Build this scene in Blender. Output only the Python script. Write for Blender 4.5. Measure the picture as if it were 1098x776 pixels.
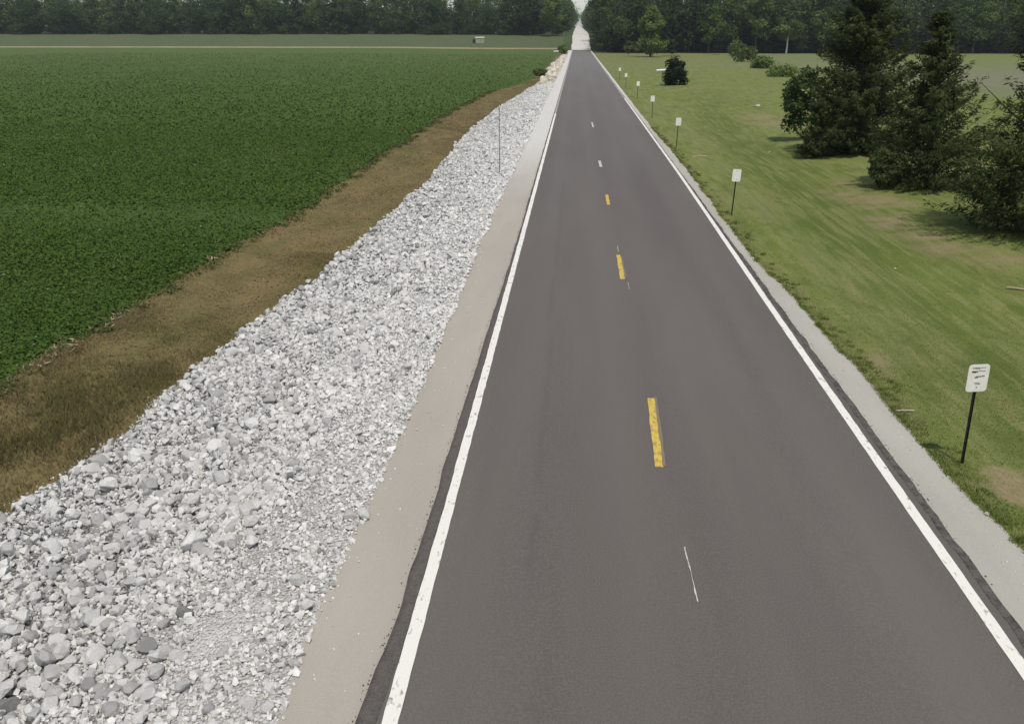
import bpy, bmesh, math, random
import numpy as np
from mathutils import Vector, Matrix, noise as mnoise
for o in list(bpy.data.objects): bpy.data.objects.remove(o, do_unlink=True)
SC = bpy.context.scene
COL = SC.collection
R_ = math.radians

# ------------------------------------------------------------------ camera
CAM_H = 6.6
PITCH, YAW = R_(21.383), R_(4.142)
Fv = Vector((-math.sin(YAW)*math.cos(PITCH), math.cos(YAW)*math.cos(PITCH), -math.sin(PITCH)))
Rv = Vector((math.cos(YAW), math.sin(YAW), 0)); Uv = Rv.cross(Fv)
cd = bpy.data.cameras.new('camera'); cam = bpy.data.objects.new('camera', cd); COL.objects.link(cam)
m = Matrix((Rv, Uv, -Fv)).transposed().to_4x4(); m.translation = (0, 0, CAM_H); cam.matrix_world = m
cd.sensor_width = 36; cd.lens = 36*900/1098; cd.clip_start = 0.1; cd.clip_end = 12000
SC.camera = cam
# ------------------------------------------------------------------ light
SUN_EL, SUN_AZ = R_(66), R_(163)          # azimuth clockwise from +Y (the road's direction)
w = bpy.data.worlds.new('World'); SC.world = w; w.use_nodes = True
nt = w.node_tree; bg = nt.nodes['Background']
sky = nt.nodes.new('ShaderNodeTexSky'); sky.sky_type = 'NISHITA'; sky.sun_disc = False
sky.sun_elevation = SUN_EL; sky.sun_rotation = SUN_AZ; sky.air_density = 1.0; sky.dust_density = 0.7; sky.ozone_density = 1.0
hs = nt.nodes.new('ShaderNodeHueSaturation'); hs.inputs['Saturation'].default_value = .55
nt.links.new(sky.outputs[0], hs.inputs['Color']); nt.links.new(hs.outputs[0], bg.inputs[0]); bg.inputs[1].default_value = 0.125
sl = bpy.data.lights.new('sun', 'SUN'); sun = bpy.data.objects.new('sun', sl); COL.objects.link(sun)
sl.energy = 2.9; sl.angle = R_(1.2); sl.color = (1.0, 0.935, 0.83)
sd = Vector((math.sin(SUN_AZ)*math.cos(SUN_EL), math.cos(SUN_AZ)*math.cos(SUN_EL), math.sin(SUN_EL)))
sun.rotation_euler = sd.to_track_quat('Z', 'Y').to_euler(); sun.location = (30, -20, 60)
SC.view_settings.view_transform = 'Standard'; SC.view_settings.look = 'None'
SC.view_settings.exposure = 0.0; SC.view_settings.gamma = 1.0; SC.view_settings.use_curve_mapping = False
SC.cycles.max_bounces = 5; SC.cycles.transparent_max_bounces = 6; SC.cycles.volume_bounces = 0

# ------------------------------------------------------------------ numpy noise
def hsh(ix, iy, s):
    n = (ix.astype(np.int64)*374761393 + iy.astype(np.int64)*668265263 + s*982451653) & 0xffffffff
    n = ((n ^ (n >> 13))*1274126177) & 0xffffffff
    n = (n ^ (n >> 16)) & 0xffffffff
    return n/4294967295.0
def vnoise(x, y, s=0):
    x = np.asarray(x, float); y = np.asarray(y, float)
    ix = np.floor(x); iy = np.floor(y); fx = x-ix; fy = y-iy
    fx = fx*fx*(3-2*fx); fy = fy*fy*(3-2*fy)
    a = hsh(ix, iy, s); b = hsh(ix+1, iy, s); c = hsh(ix, iy+1, s); d = hsh(ix+1, iy+1, s)
    return (a*(1-fx)+b*fx)*(1-fy)+(c*(1-fx)+d*fx)*fy
def fbm(x, y, s=0, o=4):
    x = np.asarray(x, float); y = np.asarray(y, float); t = 0; a = 1.0; n = 0
    for i in range(o):
        t = t+a*vnoise(x*2**i, y*2**i, s+i*17); n += a; a *= .5
    return t/n
def sst(a, b, x):
    t = np.clip((np.asarray(x, float)-a)/(b-a), 0, 1); return t*t*(3-2*t)
def poly(pts):
    ys = np.array([p[1] for p in pts]); xs = np.array([p[0] for p in pts])
    return lambda Y: np.interp(Y, ys, xs)
def bell(x, c, r): return np.exp(-((x-c)/r)**2)

# ------------------------------------------------------------------ terrain
HILL = ([0, 362, 372, 385, 430, 520, 775, 1100, 1500, 2600], [0, 0, .25, 1.3, 5.6, 6.9, 9.3, 13, 17.6, 24])
def hill(Y): return np.interp(Y, *HILL)
def zt(x, Y):
    x = np.asarray(x, float); Y = np.asarray(Y, float)
    left = -0.03*sst(-2.0, -3.0, x) - 0.03*sst(-2.9, -3.4, x) - 0.95*sst(-3.2, -8.6, x) + 0.30*sst(-9, -12.5, x)
    right = -0.05*sst(5.5, 6.3, x) - 0.42*sst(6.3, 10.5, x) + 0.28*sst(11, 18, x)
    c = np.where(x < 1.5, left, right)
    c = c*(1-sst(250, 345, Y))
    und = (fbm(x/9, Y/14, 5, 3)-.5)*0.30*sst(7, 12, x) + (fbm(x/9, Y/14, 8, 3)-.5)*0.12*sst(-4.5, -8, x)
    und = und*(1-sst(300, 340, Y))
    flat = 0.7*sst(-30, -80, x)*sst(150, 372, Y)*0.6
    return c+und+flat+hill(Y)

# edge lines (world x as a function of the distance Y along the road)
def jag(Y, amp, sc, s): return (fbm(Y/sc, Y*0+s*3.1, s, 4)-.5)*2*amp
eAL = lambda Y: -1.98+0.12*sst(8, 30, Y)-0.14*sst(9, 5, Y)+jag(Y, .03, .7, 1)
eAR = lambda Y: 5.42-0.03*sst(8, 30, Y)+jag(Y, .045, .5, 2)
eSL = lambda Y: np.interp(Y, [0, 20, 34, 60, 365], [-2.93, -3.0, -3.15, -3.1, -2.9])+jag(Y, .12, 1.1, 3)
eSR = lambda Y: np.interp(Y, [0, 10, 12, 18, 22, 27, 36, 46, 64, 125, 365], [6.42, 6.34, 6.22, 6.1, 5.97, 5.72, 5.80, 5.92, 5.75, 5.8, 5.9])+jag(Y, .14, 1.3, 4)
_ro = poly([(-9.5, -20), (-9.4, 11.45), (-9.15, 14), (-8.9, 17.6), (-8.95, 19.6), (-8.6, 26), (-8.3, 34), (-7.95, 46), (-8.7, 66), (-8.8, 78), (-8.2, 100), (-6.3, 124), (-5.3, 143), (-5.7, 190), (-5.6, 250), (-4.6, 300), (-3.6, 345), (-3.3, 365)])
eRO = lambda Y: _ro(Y)+jag(Y, .34, 2.2, 5)+jag(Y, .12, .4, 15)
_bo = poly([(-12.9, -20), (-12.7, 16.5), (-12.5, 25), (-12.1, 34), (-12.4, 52), (-12.5, 80), (-12.0, 112), (-9.4, 135), (-7.4, 160), (-6.9, 230), (-6.6, 300), (-5.2, 365)])
eBO = lambda Y: _bo(Y)+jag(Y, .45, 3.0, 6)+jag(Y, .12, .5, 16)
cL = lambda Y: Y*0-700.0
cR = lambda Y: Y*0+700.0
eLR = lambda Y: np.interp(Y, [0, 60, 110, 120, 180, 218, 290, 312, 365], [200, 110, 38, 33, 36.5, 41, 50, 53, 56])+jag(Y, .8, 6, 9)

# ------------------------------------------------------------------ materials
MATS = {}
def newmat(name):
    mt = bpy.data.materials.new(name); mt.use_nodes = True
    n = mt.node_tree; return mt, n, n.nodes['Principled BSDF']
def rgb(c): return (c[0], c[1], c[2], 1)
class NB:
    """small node-tree builder"""
    def __init__(s, name, rough=.9, spec=.2):
        s.mt, s.n, s.p = newmat(name); s.p.inputs['Roughness'].default_value = rough
        s.p.inputs['Specular IOR Level'].default_value = spec
        s.tc = s.n.nodes.new('ShaderNodeTexCoord')
    def L(s, a, b): s.n.links.new(a, b)
    def noise(s, scale, detail=4, stretch=(1, 1, 1), dist=0.0, rough=.55):
        mp = s.n.nodes.new('ShaderNodeMapping'); mp.inputs['Scale'].default_value = stretch
        s.L(s.tc.outputs['Object'], mp.inputs[0])
        t = s.n.nodes.new('ShaderNodeTexNoise'); t.inputs['Scale'].default_value = scale
        t.inputs['Detail'].default_value = detail; t.inputs['Distortion'].default_value = dist
        t.inputs['Roughness'].default_value = rough
        s.L(mp.outputs[0], t.inputs['Vector']); return t.outputs['Fac']
    def vor(s, scale, feature='F1', out='Distance', rnd=1.0):
        t = s.n.nodes.new('ShaderNodeTexVoronoi'); t.feature = feature; t.inputs['Scale'].default_value = scale
        t.inputs['Randomness'].default_value = rnd
        s.L(s.tc.outputs['Object'], t.inputs['Vector']); return t.outputs[out]
    def attr(s, name):
        a = s.n.nodes.new('ShaderNodeAttribute'); a.attribute_name = name; return a.outputs['Fac']
    def objrnd(s):
        a = s.n.nodes.new('ShaderNodeObjectInfo'); return a.outputs['Random']
    def ramp(s, fac, stops):
        r = s.n.nodes.new('ShaderNodeValToRGB'); e = r.color_ramp.elements
        while len(e) < len(stops): e.new(0.5)
        for i, (p, c) in enumerate(stops): e[i].position = p; e[i].color = rgb(c)
        s.L(fac, r.inputs[0]); return r.outputs[0]
    def mr(s, fac, a, b, c=0, d=1):
        r = s.n.nodes.new('ShaderNodeMapRange'); r.inputs[1].default_value = a; r.inputs[2].default_value = b
        r.inputs[3].default_value = c; r.inputs[4].default_value = d; s.L(fac, r.inputs[0]); return r.outputs[0]
    def mix(s, fac, a, b, mode='MIX'):
        x = s.n.nodes.new('ShaderNodeMix'); x.data_type = 'RGBA'; x.blend_type = mode
        if isinstance(fac, (int, float)): x.inputs[0].default_value = fac
        else: s.L(fac, x.inputs[0])
        for v, i in ((a, 6), (b, 7)):
            if isinstance(v, (tuple, list)): x.inputs[i].default_value = rgb(v)
            else: s.L(v, x.inputs[i])
        return x.outputs[2]
    def math(s, op, a, b=0.0):
        x = s.n.nodes.new('ShaderNodeMath'); x.operation = op
        for v, i in ((a, 0), (b, 1)):
            if isinstance(v, (int, float)): x.inputs[i].default_value = v
            else: s.L(v, x.inputs[i])
        return x.outputs[0]
    def bump(s, h, strength=.5, dist=.02):
        b = s.n.nodes.new('ShaderNodeBump'); b.inputs['Strength'].default_value = strength; b.inputs['Distance'].default_value = dist
        s.L(h, b.inputs['Height']); s.L(b.outputs[0], s.p.inputs['Normal'])
    def col(s, c):
        if isinstance(c, (tuple, list)): s.p.inputs['Base Color'].default_value = rgb(c)
        else: s.L(c, s.p.inputs['Base Color'])
        return s.mt
def plain(name, c, rough=.6, var=.12, scale=6, spec=.3):
    b = NB(name, rough, spec); n = b.noise(scale, 5)
    c2 = tuple(v*(1-var) for v in c); c3 = tuple(min(1, v*(1+var)) for v in c)
    return b.col(b.ramp(n, [(.3, c2), (.7, c3)]))

def mat_road():
    b = NB('asphalt', .75, .25)
    big = b.noise(.12, 4, (3.0, .35, 1)); mid = b.noise(1.1, 4, (2, .25, 1)); fine = b.noise(42, 4)
    c = b.ramp(big, [(.35, (.100, .085, .078)), (.65, (.132, .116, .105))])
    c = b.mix(b.mr(mid, .35, .7, 0, .3), c, (.090, .083, .076))
    c = b.mix(b.mr(fine, .42, .66, 0, .5), c, (.165, .152, .138))
    wv = b.attr('wheel'); c = b.mix(b.math('MULTIPLY', wv, .35), c, (.150, .136, .122))
    sm = b.attr('seam'); c = b.mix(b.math('MULTIPLY', sm, .35), c, (.07, .065, .06))
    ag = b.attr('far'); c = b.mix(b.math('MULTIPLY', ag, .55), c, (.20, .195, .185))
    b.bump(b.noise(110, 2), .18, .006); return b.col(c)
def mat_asphalt_edge(c1=(.045, .040, .036), c2=(.115, .105, .097)):
    b = NB('asphalt_edge', .9, .15); n = b.noise(9, 6); v = b.noise(60, 3)
    c = b.ramp(n, [(.35, c1), (.62, c2)]); c = b.mix(b.mr(v, .45, .7, 0, .5), c, (.2, .185, .17))
    b.bump(b.noise(35, 4), .8, .03); return b.col(c)
def mat_paint(name, c, worn):
    b = NB(name, .6, .3); n = b.noise(9, 6, (1.6, .8, 1)); f = b.noise(70, 3)
    k = b.mr(n, .28, .28+worn, 1, 0); cc = b.mix(k, c, (.20, .18, .15)); cc = b.mix(b.mr(f, .5, .8, 0, .25), cc, (.45, .42, .36) if c[2] > .4 else (.3, .2, .05))
    b.bump(b.noise(110, 2), .15, .006); return b.col(cc)
def mat_shoulder(name, c1, c2, far=None):
    b = NB(name, .95, .1); big = b.noise(.5, 5, (1.6, .4, 1)); f = b.noise(40, 5); g = b.vor(60)
    c = b.ramp(big, [(.3, c1), (.7, c2)]); c = b.mix(b.mr(f, .35, .75, 0, .35), c, tuple(v*1.25 for v in c2))
    c = b.mix(b.mr(g, .0, .25, .3, 0), c, tuple(v*.6 for v in c1))
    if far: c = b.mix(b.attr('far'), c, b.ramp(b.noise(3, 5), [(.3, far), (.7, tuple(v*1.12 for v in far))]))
    b.bump(b.noise(70, 5), .45, .02); return b.col(c)
def mat_rubblebase():
    b = NB('crushed_stone_bed', .95, .1); v = b.vor(22, 'F1'); r = b.vor(22, 'F1', 'Color'); f = b.noise(25, 5)
    c = b.ramp(b.mr(v, 0, .7), [(.1, (.44, .43, .41)), (.5, (.27, .265, .25)), (.85, (.07, .068, .064))])  # dark ramp end paints the shade in the gaps between stones
    c = b.mix(b.mr(f, .4, .7, 0, .5), c, (.58, .57, .55)); 
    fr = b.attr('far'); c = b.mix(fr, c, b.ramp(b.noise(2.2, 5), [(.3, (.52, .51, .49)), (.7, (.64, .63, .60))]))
    b.bump(b.math('MULTIPLY', v, -1.0), .9, .06); return b.col(c)
def mat_rock(name='limestone', lo=(.43, .423, .41), hi=(.82, .81, .78), dark=(.17, .168, .16)):
    b = NB(name, .92, .12); r = b.attr('rnd'); f = b.noise(14, 5); g = b.noise(3.0, 3)
    c = b.ramp(r, [(0, dark), (.06, tuple(.5*(x+y) for x, y in zip(dark, lo))), (.22, lo), (.55, tuple(.5*(x+y) for x, y in zip(lo, hi))), (1, hi)])
    c = b.mix(b.mr(f, .3, .75, 0, .45), c, tuple(v*.72 for v in lo)); c = b.mix(b.mr(g, .55, .8, 0, .35), c, (.62, .59, .53))
    b.bump(b.noise(22, 6), .7, .03); return b.col(c)
def mat_soil(name, stops, s1=.35, s2=6, bumpd=.05):
    b = NB(name, .97, .08); a = b.noise(s1, 6, (1.3, .5, 1)); f = b.noise(s2, 6)
    c = b.ramp(a, stops); c2 = b.ramp(f, [(.3, tuple(v*.62 for v in stops[0][1])), (.7, tuple(min(1, v*1.25) for v in stops[-1][1]))])
    c = b.mix(.58, c, c2); b.bump(f, .8, bumpd); return b.col(c)
def mat_leaf(name, stops, rough=.6, transl=.25, bigvar=None, spec=.25):
    b = NB(name, rough, spec); r = b.attr('rnd'); c = b.ramp(r, stops)
    if bigvar:
        sc, cc, amt = bigvar; c = b.mix(b.mr(b.noise(sc, 4), .4, .68, 0, amt), c, cc)
    b.col(c)
    if transl:
        t = b.n.nodes.new('ShaderNodeBsdfTranslucent'); b.L(c, t.inputs[0])
        mx = b.n.nodes.new('ShaderNodeMixShader'); mx.inputs[0].default_value = transl
        b.L(b.p.outputs[0], mx.inputs[1]); b.L(t.outputs[0], mx.inputs[2])
        b.L(mx.outputs[0], b.n.nodes['Material Output'].inputs[0])
    return b.mt

# ------------------------------------------------------------------ mesh helpers
def mesh_np(name, V, faces, mat, attrs=None, smooth=False, fmat=None):
    """V (n,3); faces: (m,k) int array"""
    V = np.asarray(V, dtype=np.float32); faces = np.asarray(faces, dtype=np.int32)
    me = bpy.data.meshes.new(name); k = faces.shape[1]; mct = len(faces)
    me.vertices.add(len(V)); me.vertices.foreach_set('co', V.ravel())
    me.loops.add(mct*k); me.loops.foreach_set('vertex_index', faces.ravel())
    me.polygons.add(mct); me.polygons.foreach_set('loop_start', np.arange(0, mct*k, k, dtype=np.int32))
    me.polygons.foreach_set('loop_total', np.full(mct, k, dtype=np.int32))
    me.polygons.foreach_set('use_smooth', np.full(mct, smooth, dtype=bool))
    if attrs:
        for an, arr in attrs.items():
            a = me.attributes.new(an, 'FLOAT', 'POINT'); a.data.foreach_set('value', np.asarray(arr, dtype=np.float32).ravel())
    for mm in (mat if isinstance(mat, (list, tuple)) else [mat]): me.materials.append(mm)
    if fmat is not None: me.polygons.foreach_set('material_index', np.asarray(fmat, dtype=np.int32))
    me.update(calc_edges=True); me.validate(); return me
def link(name, me, parent=None, loc=None):
    o = bpy.data.objects.new(name, me); COL.objects.link(o)
    if parent: o.parent = parent
    if loc is not None: o.location = loc
    return o
def tag(o, label=None, cat=None, group=None, kind=None):
    if label: o['label'] = label
    if cat: o['category'] = cat
    if group: o['group'] = group
    if kind: o['kind'] = kind
    return o
def empty(name, loc, rz=0.0):
    o = bpy.data.objects.new(name, None); COL.objects.link(o); o.location = loc; o.rotation_euler = (0, 0, rz); o.empty_display_size = .3; return o
def copy_tree(o, parent=None):
    kids = list(o.children); c = o.copy(); COL.objects.link(c); c.parent = parent
    for ch in kids: copy_tree(ch, c)
    return c

def rows(y0, y1, d0=.14, k=.006):
    ys = [y0]; 
    while ys[-1] < y1: ys.append(ys[-1]+max(d0, abs(ys[-1])*k))
    ys[-1] = y1; return np.array(ys)
YS = np.unique(np.concatenate([np.linspace(-16, 5, 45), rows(5, 365, .12, .008)]))
def strip(name, eL, eR, mat, ys=YS, xs=None, nx=8, zoff=0.0, label='', cat='', power=1.0, attrf=None, skirt=0.0, smooth=True, zf=zt, kind='structure'):
    t = np.linspace(0, 1, nx+1)**power if xs is None else np.asarray(xs)
    L, Rr = eL(ys), eR(ys); X = L[:, None]*(1-t)[None]+Rr[:, None]*t[None]; Y = np.repeat(ys[:, None], len(t), 1)
    Z = zf(X, Y)+zoff
    n, mm = X.shape
    if skirt:
        X = np.concatenate([X[:, :1]-.012, X, X[:, -1:]+.012], 1); Y = np.concatenate([Y[:, :1], Y, Y[:, -1:]], 1)
        Z = np.concatenate([Z[:, :1]-skirt, Z, Z[:, -1:]-skirt], 1); mm += 2
    V = np.stack([X, Y, Z], -1).reshape(-1, 3)
    i = np.arange(n-1)[:, None]*mm+np.arange(mm-1)[None]
    F = np.stack([i, i+1, i+mm+1, i+mm], -1).reshape(-1, 4)
    at = attrf(V[:, 0], V[:, 1]) if attrf else None
    o = link(name, mesh_np(name, V, F, mat, at, smooth)); tag(o, label, cat, None, kind); return o

# ------------------------------------------------------------------ THE SETTING
# wide base sheet to the horizon
gx = np.unique(np.concatenate([np.array([-4000, -3000, -2200, -1500, -1000, -700, -500, -300, -200, -120, -80, -50, -30, -20, -14]), np.linspace(-13, 13, 27), np.array([14, 18, 25, 35, 60, 90, 150, 250, 400, 600, 900, 1500, 2200, 3000, 4000])]))
gy = np.unique(np.concatenate([np.array([-600, -300, -100, -50, -20]), np.linspace(0, 100, 51), np.linspace(105, 360, 52), np.linspace(365, 600, 48), np.array([650, 700, 775, 850, 950, 1100, 1300, 1500, 1800, 2200, 2600, 3400, 5000])]))
GX, GY = np.meshgrid(gx, gy); 
def basedrop(X, Y):
    near = (np.abs(X) <= 705) & (Y > -20) & (Y < 366)
    return np.where(near, 0.5, 0.05)
GZ = zt(GX, GY)-basedrop(GX, GY)
i = np.arange(len(gy)-1)[:, None]*len(gx)+np.arange(len(gx)-1)[None]
F = np.stack([i, i+1, i+len(gx)+1, i+len(gx)], -1).reshape(-1, 4)
b = NB('rough_grass', .97, .08); gc = b.ramp(b.noise(.03, 6), [(.3, (.045, .07, .03)), (.7, (.085, .11, .05))]); b.bump(b.noise(2, 5), .6, .1)
tag(link('ground', mesh_np('ground', np.stack([GX, GY, GZ], -1).reshape(-1, 3), F, b.col(gc), None, True)), None, None, None, 'structure')

def road_attr(X, Y):
    wheel = np.zeros_like(X)
    for c in (-.75, .95, 2.4, 4.2): wheel += bell(X, c, .38)
    wheel = wheel*(.5+.8*(fbm(X*.6, Y*.05, 31)-.2))
    seam = (np.abs(X+.45+.02*np.sin(Y*.7)) < .04)*(Y > 9)*(Y < 40)*.5+(np.abs(X-1.62) < .04)*.25
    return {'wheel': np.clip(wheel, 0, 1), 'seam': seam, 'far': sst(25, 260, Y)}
AL = lambda Y: Y*0-1.60; AR = lambda Y: Y*0+5.10
ROADZ = .05
zroad = lambda X, Y: zt(np.clip(X, -1.9, 5.4), Y)+0.05*(1-((X-1.7)/3.8)**2)
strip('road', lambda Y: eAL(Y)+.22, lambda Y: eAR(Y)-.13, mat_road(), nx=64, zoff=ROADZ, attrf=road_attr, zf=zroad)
em = mat_asphalt_edge()
me_l = strip('road_edge', eAL, lambda Y: eAL(Y)+.222, mat_asphalt_edge((.085, .076, .069), (.112, .102, .093)), nx=3, zoff=ROADZ-.002, skirt=.09, zf=zroad)
strip('road_edge', lambda Y: eAR(Y)-.132, eAR, em, nx=3, zoff=ROADZ-.002, skirt=.09, zf=zroad)
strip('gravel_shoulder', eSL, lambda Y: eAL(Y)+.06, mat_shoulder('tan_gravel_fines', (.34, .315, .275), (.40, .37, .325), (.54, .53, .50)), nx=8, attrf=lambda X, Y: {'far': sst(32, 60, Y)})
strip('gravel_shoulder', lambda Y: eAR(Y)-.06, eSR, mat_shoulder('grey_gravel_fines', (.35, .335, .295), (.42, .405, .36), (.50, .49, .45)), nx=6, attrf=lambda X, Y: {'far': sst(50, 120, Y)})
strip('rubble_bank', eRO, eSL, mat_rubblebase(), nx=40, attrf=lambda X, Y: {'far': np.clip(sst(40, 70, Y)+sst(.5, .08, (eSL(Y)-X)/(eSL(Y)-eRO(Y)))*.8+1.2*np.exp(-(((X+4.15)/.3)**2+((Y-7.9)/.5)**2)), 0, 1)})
strip('dry_verge', eBO, eRO, mat_soil('dead_grass_soil', [(.3, (.16, .115, .055)), (.45, (.25, .178, .092)), (.56, (.18, .14, .065)), (.70, (.12, .12, .042))], .6, 5), nx=18)
# crop field with a slightly raised canopy
YF = np.unique(np.concatenate([YS[YS < 368], [368]]))
fx = 1-np.array([0, .0004, .001, .002, .004, .007, .011, .017, .025, .035, .05, .07, .1, .14, .2, .3, .45, .6, .8, 1])[::-1]
def zfield(X, Y):
    e = eBO(Y)-X
    return zt(X, Y)+.20*sst(0.0, .5, e)
def mat_field():
    b = NB('soybean_canopy', .9, .1); a = b.noise(.05, 6, (1, .5, 1)); f = b.noise(5, 6, (1, .8, 1)); g = b.noise(.9, 6, (1, .6, 1))
    c = b.ramp(a, [(.35, (.056, .100, .018)), (.65, (.078, .126, .028))]); c = b.mix(b.mr(b.noise(.02, 3, (.6, 1, 1)), .4, .65, 0, .35), c, (.10, .13, .035))
    c = b.mix(b.mr(f, .35, .65, .5, 0), c, (.026, .050, .013)); c = b.mix(b.mr(g, .45, .75, 0, .4), c, (.066, .105, .032))
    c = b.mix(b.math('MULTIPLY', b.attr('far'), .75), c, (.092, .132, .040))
    b.bump(f, 1.0, .12); return b.col(c)
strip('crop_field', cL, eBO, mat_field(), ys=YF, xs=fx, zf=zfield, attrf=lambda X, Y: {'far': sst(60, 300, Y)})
YT = np.array([368, 369, 371, 373, 375.5, 378.0])
strip('farm_track', cL, lambda Y: Y*0-5.5, mat_soil('pale_track_soil', [(.25, (.14, .15, .075)), (.55, (.27, .24, .15)), (.8, (.34, .29, .20))], .08, 2), ys=YT, xs=fx, zoff=.02)
YFF = np.linspace(378, 700, 80)
strip('far_field', cL, lambda Y: Y*0-6.0, mat_soil('far_field_crop', [(.3, (.082, .108, .05)), (.7, (.105, .125, .062))], .03, 1.2), ys=YFF, xs=fx, zoff=.02)
# gravel road up the hill
YG = np.unique(np.concatenate([np.linspace(365, 600, 60), np.linspace(600, 2400, 120)]))
strip('gravel_road', lambda Y: -2.2+jag(Y, .5, 9, 41), lambda Y: 5.7+jag(Y, .5, 9, 42)-.0*Y, mat_shoulder('pale_limestone_gravel', (.52, .50, .47), (.62, .60, .57)), ys=YG, nx=8, zoff=.12)
# lawn
def lawn_attr(X, Y):
    n = fbm(X/1.5, Y/3, 51, 5)-.5; n2 = fbm(X/5, Y/9, 52, 4)-.5; n3 = fbm(X/.5, Y/.7, 53, 3)-.5
    deep = bell(X+n2*1.6, 9.6+(Y-20)*.045, 1.6)*sst(6, 14, Y)*(1-sst(70, 110, Y))+.6*bell(X+n*1.5, 12.8, .9)*sst(20, 30, Y)*(1-sst(60, 90, Y))+.5*bell(X+n*2, 16, 3)*bell(Y, 100, 14)
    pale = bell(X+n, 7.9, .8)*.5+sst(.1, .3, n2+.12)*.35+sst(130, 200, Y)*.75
    tan = 0
    for cx, cy, rx, ry, a in ((7.05, 12.35, .5, .95, 1.7), (6.75, 11.3, .28, .9, 1.2), (7.0, 10.2, .3, .8, .9), (13.0, 33.5, 1.1, 3.0, .75), (13.2, 41.5, 1.5, 3.2, .75), (14.5, 29, 2.5, 2.2, .6), (16.5, 75, 2.6, 9, .5), (15.5, 23.5, 2.6, 2.2, .5), (14.2, 37.5, 1.2, 3, .6), (22, 46, 7, 9, .35), (17, 118, 4, 2.0, .9), (6.7, 17.5, .3, 1.5, .6)):
        tan = tan+a*np.exp(-(((X-cx)/rx)**2+((Y-cy)/ry)**2)**1.2)
    tan = np.clip(tan*(.60+3.8*n+3.4*n3), 0, 1)+.6*sst(312, 316, Y)
    edge = np.clip(bell(X, eSR(Y)+.2, .35)*(1+3*n3+2*n), 0, 1)*.8
    return {'deep': np.clip(deep*(1+1.5*n), 0, 1), 'pale': np.clip(pale*(1+n), 0, 1), 'tan': tan, 'edge': edge}
def mat_lawn():
    b = NB('mown_grass', .95, .1); f = b.noise(16, 6, (1, .7, 1)); g = b.noise(1.0, 6, (1.5, .35, 1)); st = b.noise(1.4, 5, (2.6, .16, 1), .6)
    c = b.ramp(g, [(.3, (.132, .172, .036)), (.7, (.188, .224, .062))])
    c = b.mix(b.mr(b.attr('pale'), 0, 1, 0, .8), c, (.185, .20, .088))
    c = b.mix(b.mr(b.attr('deep'), 0, 1, 0, .85), c, (.092, .128, .028))
    c = b.mix(b.mr(st, .44, .60, 0, .55), c, (.25, .245, .105)); st2 = b.noise(.9, 6, (1.1, .45, 1), 1.0); c = b.mix(b.mr(st2, .50, .64, 0, .62), c, (.095, .125, .030))
    c = b.mix(b.mr(b.attr('tan'), 0.1, .9, 0, .9), c, (.27, .215, .125))
    c = b.mix(b.mr(b.attr('edge'), .2, .8, 0, .45), c, (.16, .15, .075))
    c = b.mix(b.mr(f, .35, .7, .35, 0), c, (.075, .09, .025))
    b.bump(f, .5, .04); return b.col(c)
lx = np.unique(np.concatenate([np.linspace(0, .04, 24), np.linspace(.04, .2, 30), np.linspace(.2, 1, 20)]))
YL = np.unique(np.concatenate([YS[YS < 318], [318]]))
strip('lawn', eSR, lambda Y: np.maximum(eLR(Y), 45), mat_lawn(), ys=YL, xs=lx, attrf=lawn_attr)
YR = YL[::2] if YL[::2][-1] == 318 else np.append(YL[::2], 318)
def rf_attr(X, Y):
    return {'grey': sst(90, 112, Y+.2*(X-50))*(1-sst(150, 215, Y))*sst(48, 58, X+3*np.sin(Y*.2)), 'lite': sst(215, 235, Y)*sst(70, 85, X)*(1-sst(300, 312, Y))}
def mat_rf():
    b = NB('right_field_crop', .95, .1); g = b.noise(.25, 6, (1, .3, 1)); f = b.noise(3, 5, (3, .3, 1))
    c = b.ramp(g, [(.3, (.135, .160, .068)), (.7, (.175, .192, .09))])
    c = b.mix(b.attr('grey'), c, b.ramp(f, [(.3, (.150, .165, .09)), (.7, (.195, .19, .125))]))
    c = b.mix(b.math('MULTIPLY', b.attr('lite'), .7), c, (.15, .185, .055)); b.bump(f, .5, .1); return b.col(c)
strip('hay_field', lambda Y: np.maximum(eLR(Y), 45), cR, mat_rf(), ys=YR, xs=np.linspace(0, 1, 60)**2, zoff=-.01, attrf=rf_attr)
strip('forest_floor', lambda Y: Y*0+5.9, cR, mat_soil('leaf_litter', [(.3, (.05, .05, .025)), (.7, (.08, .08, .04))]), ys=np.linspace(318, 700, 60), xs=np.linspace(0, 1, 40)**2, zoff=.0)

# painted lines
def paint_strip(name, eL, eR, mat, y0, y1, z=.006, gap=None):
    ys = YS[(YS > y0) & (YS < y1)]; ys = np.concatenate([[y0], ys, [y1]])
    if len(ys) < 14: ys = np.linspace(y0, y1, 22)
    return strip(name, eL, eR, mat, ys=ys, nx=3, zoff=ROADZ+z, zf=zroad)
white = mat_paint('white_road_paint', (.76, .74, .68), .13)
yellow = mat_paint('yellow_road_paint', (.62, .45, .07), .26)
wornw = mat_paint('worn_white_paint', (.62, .60, .52), .3)
farw = mat_paint('dusty_white_paint', (.52, .50, .46), .45)
jl = lambda s, a=.008: (lambda Y: jag(Y, a, .25, s))
paint_strip('edge_line', lambda Y: -1.785+jl(61, .012)(Y)-.02*sst(12, 6, Y), lambda Y: -1.635+jl(62, .012)(Y), white, -15, 76)
paint_strip('edge_line', lambda Y: -1.80+jl(61)(Y), lambda Y: -1.66+jl(62)(Y), farw, 76, 362)
paint_strip('edge_line', lambda Y: 5.02+.17*sst(10, 47, Y)+jl(63)(Y), lambda Y: 5.18+.15*sst(10, 47, Y)+jl(64, .012)(Y), white, -15, 95)
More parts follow.
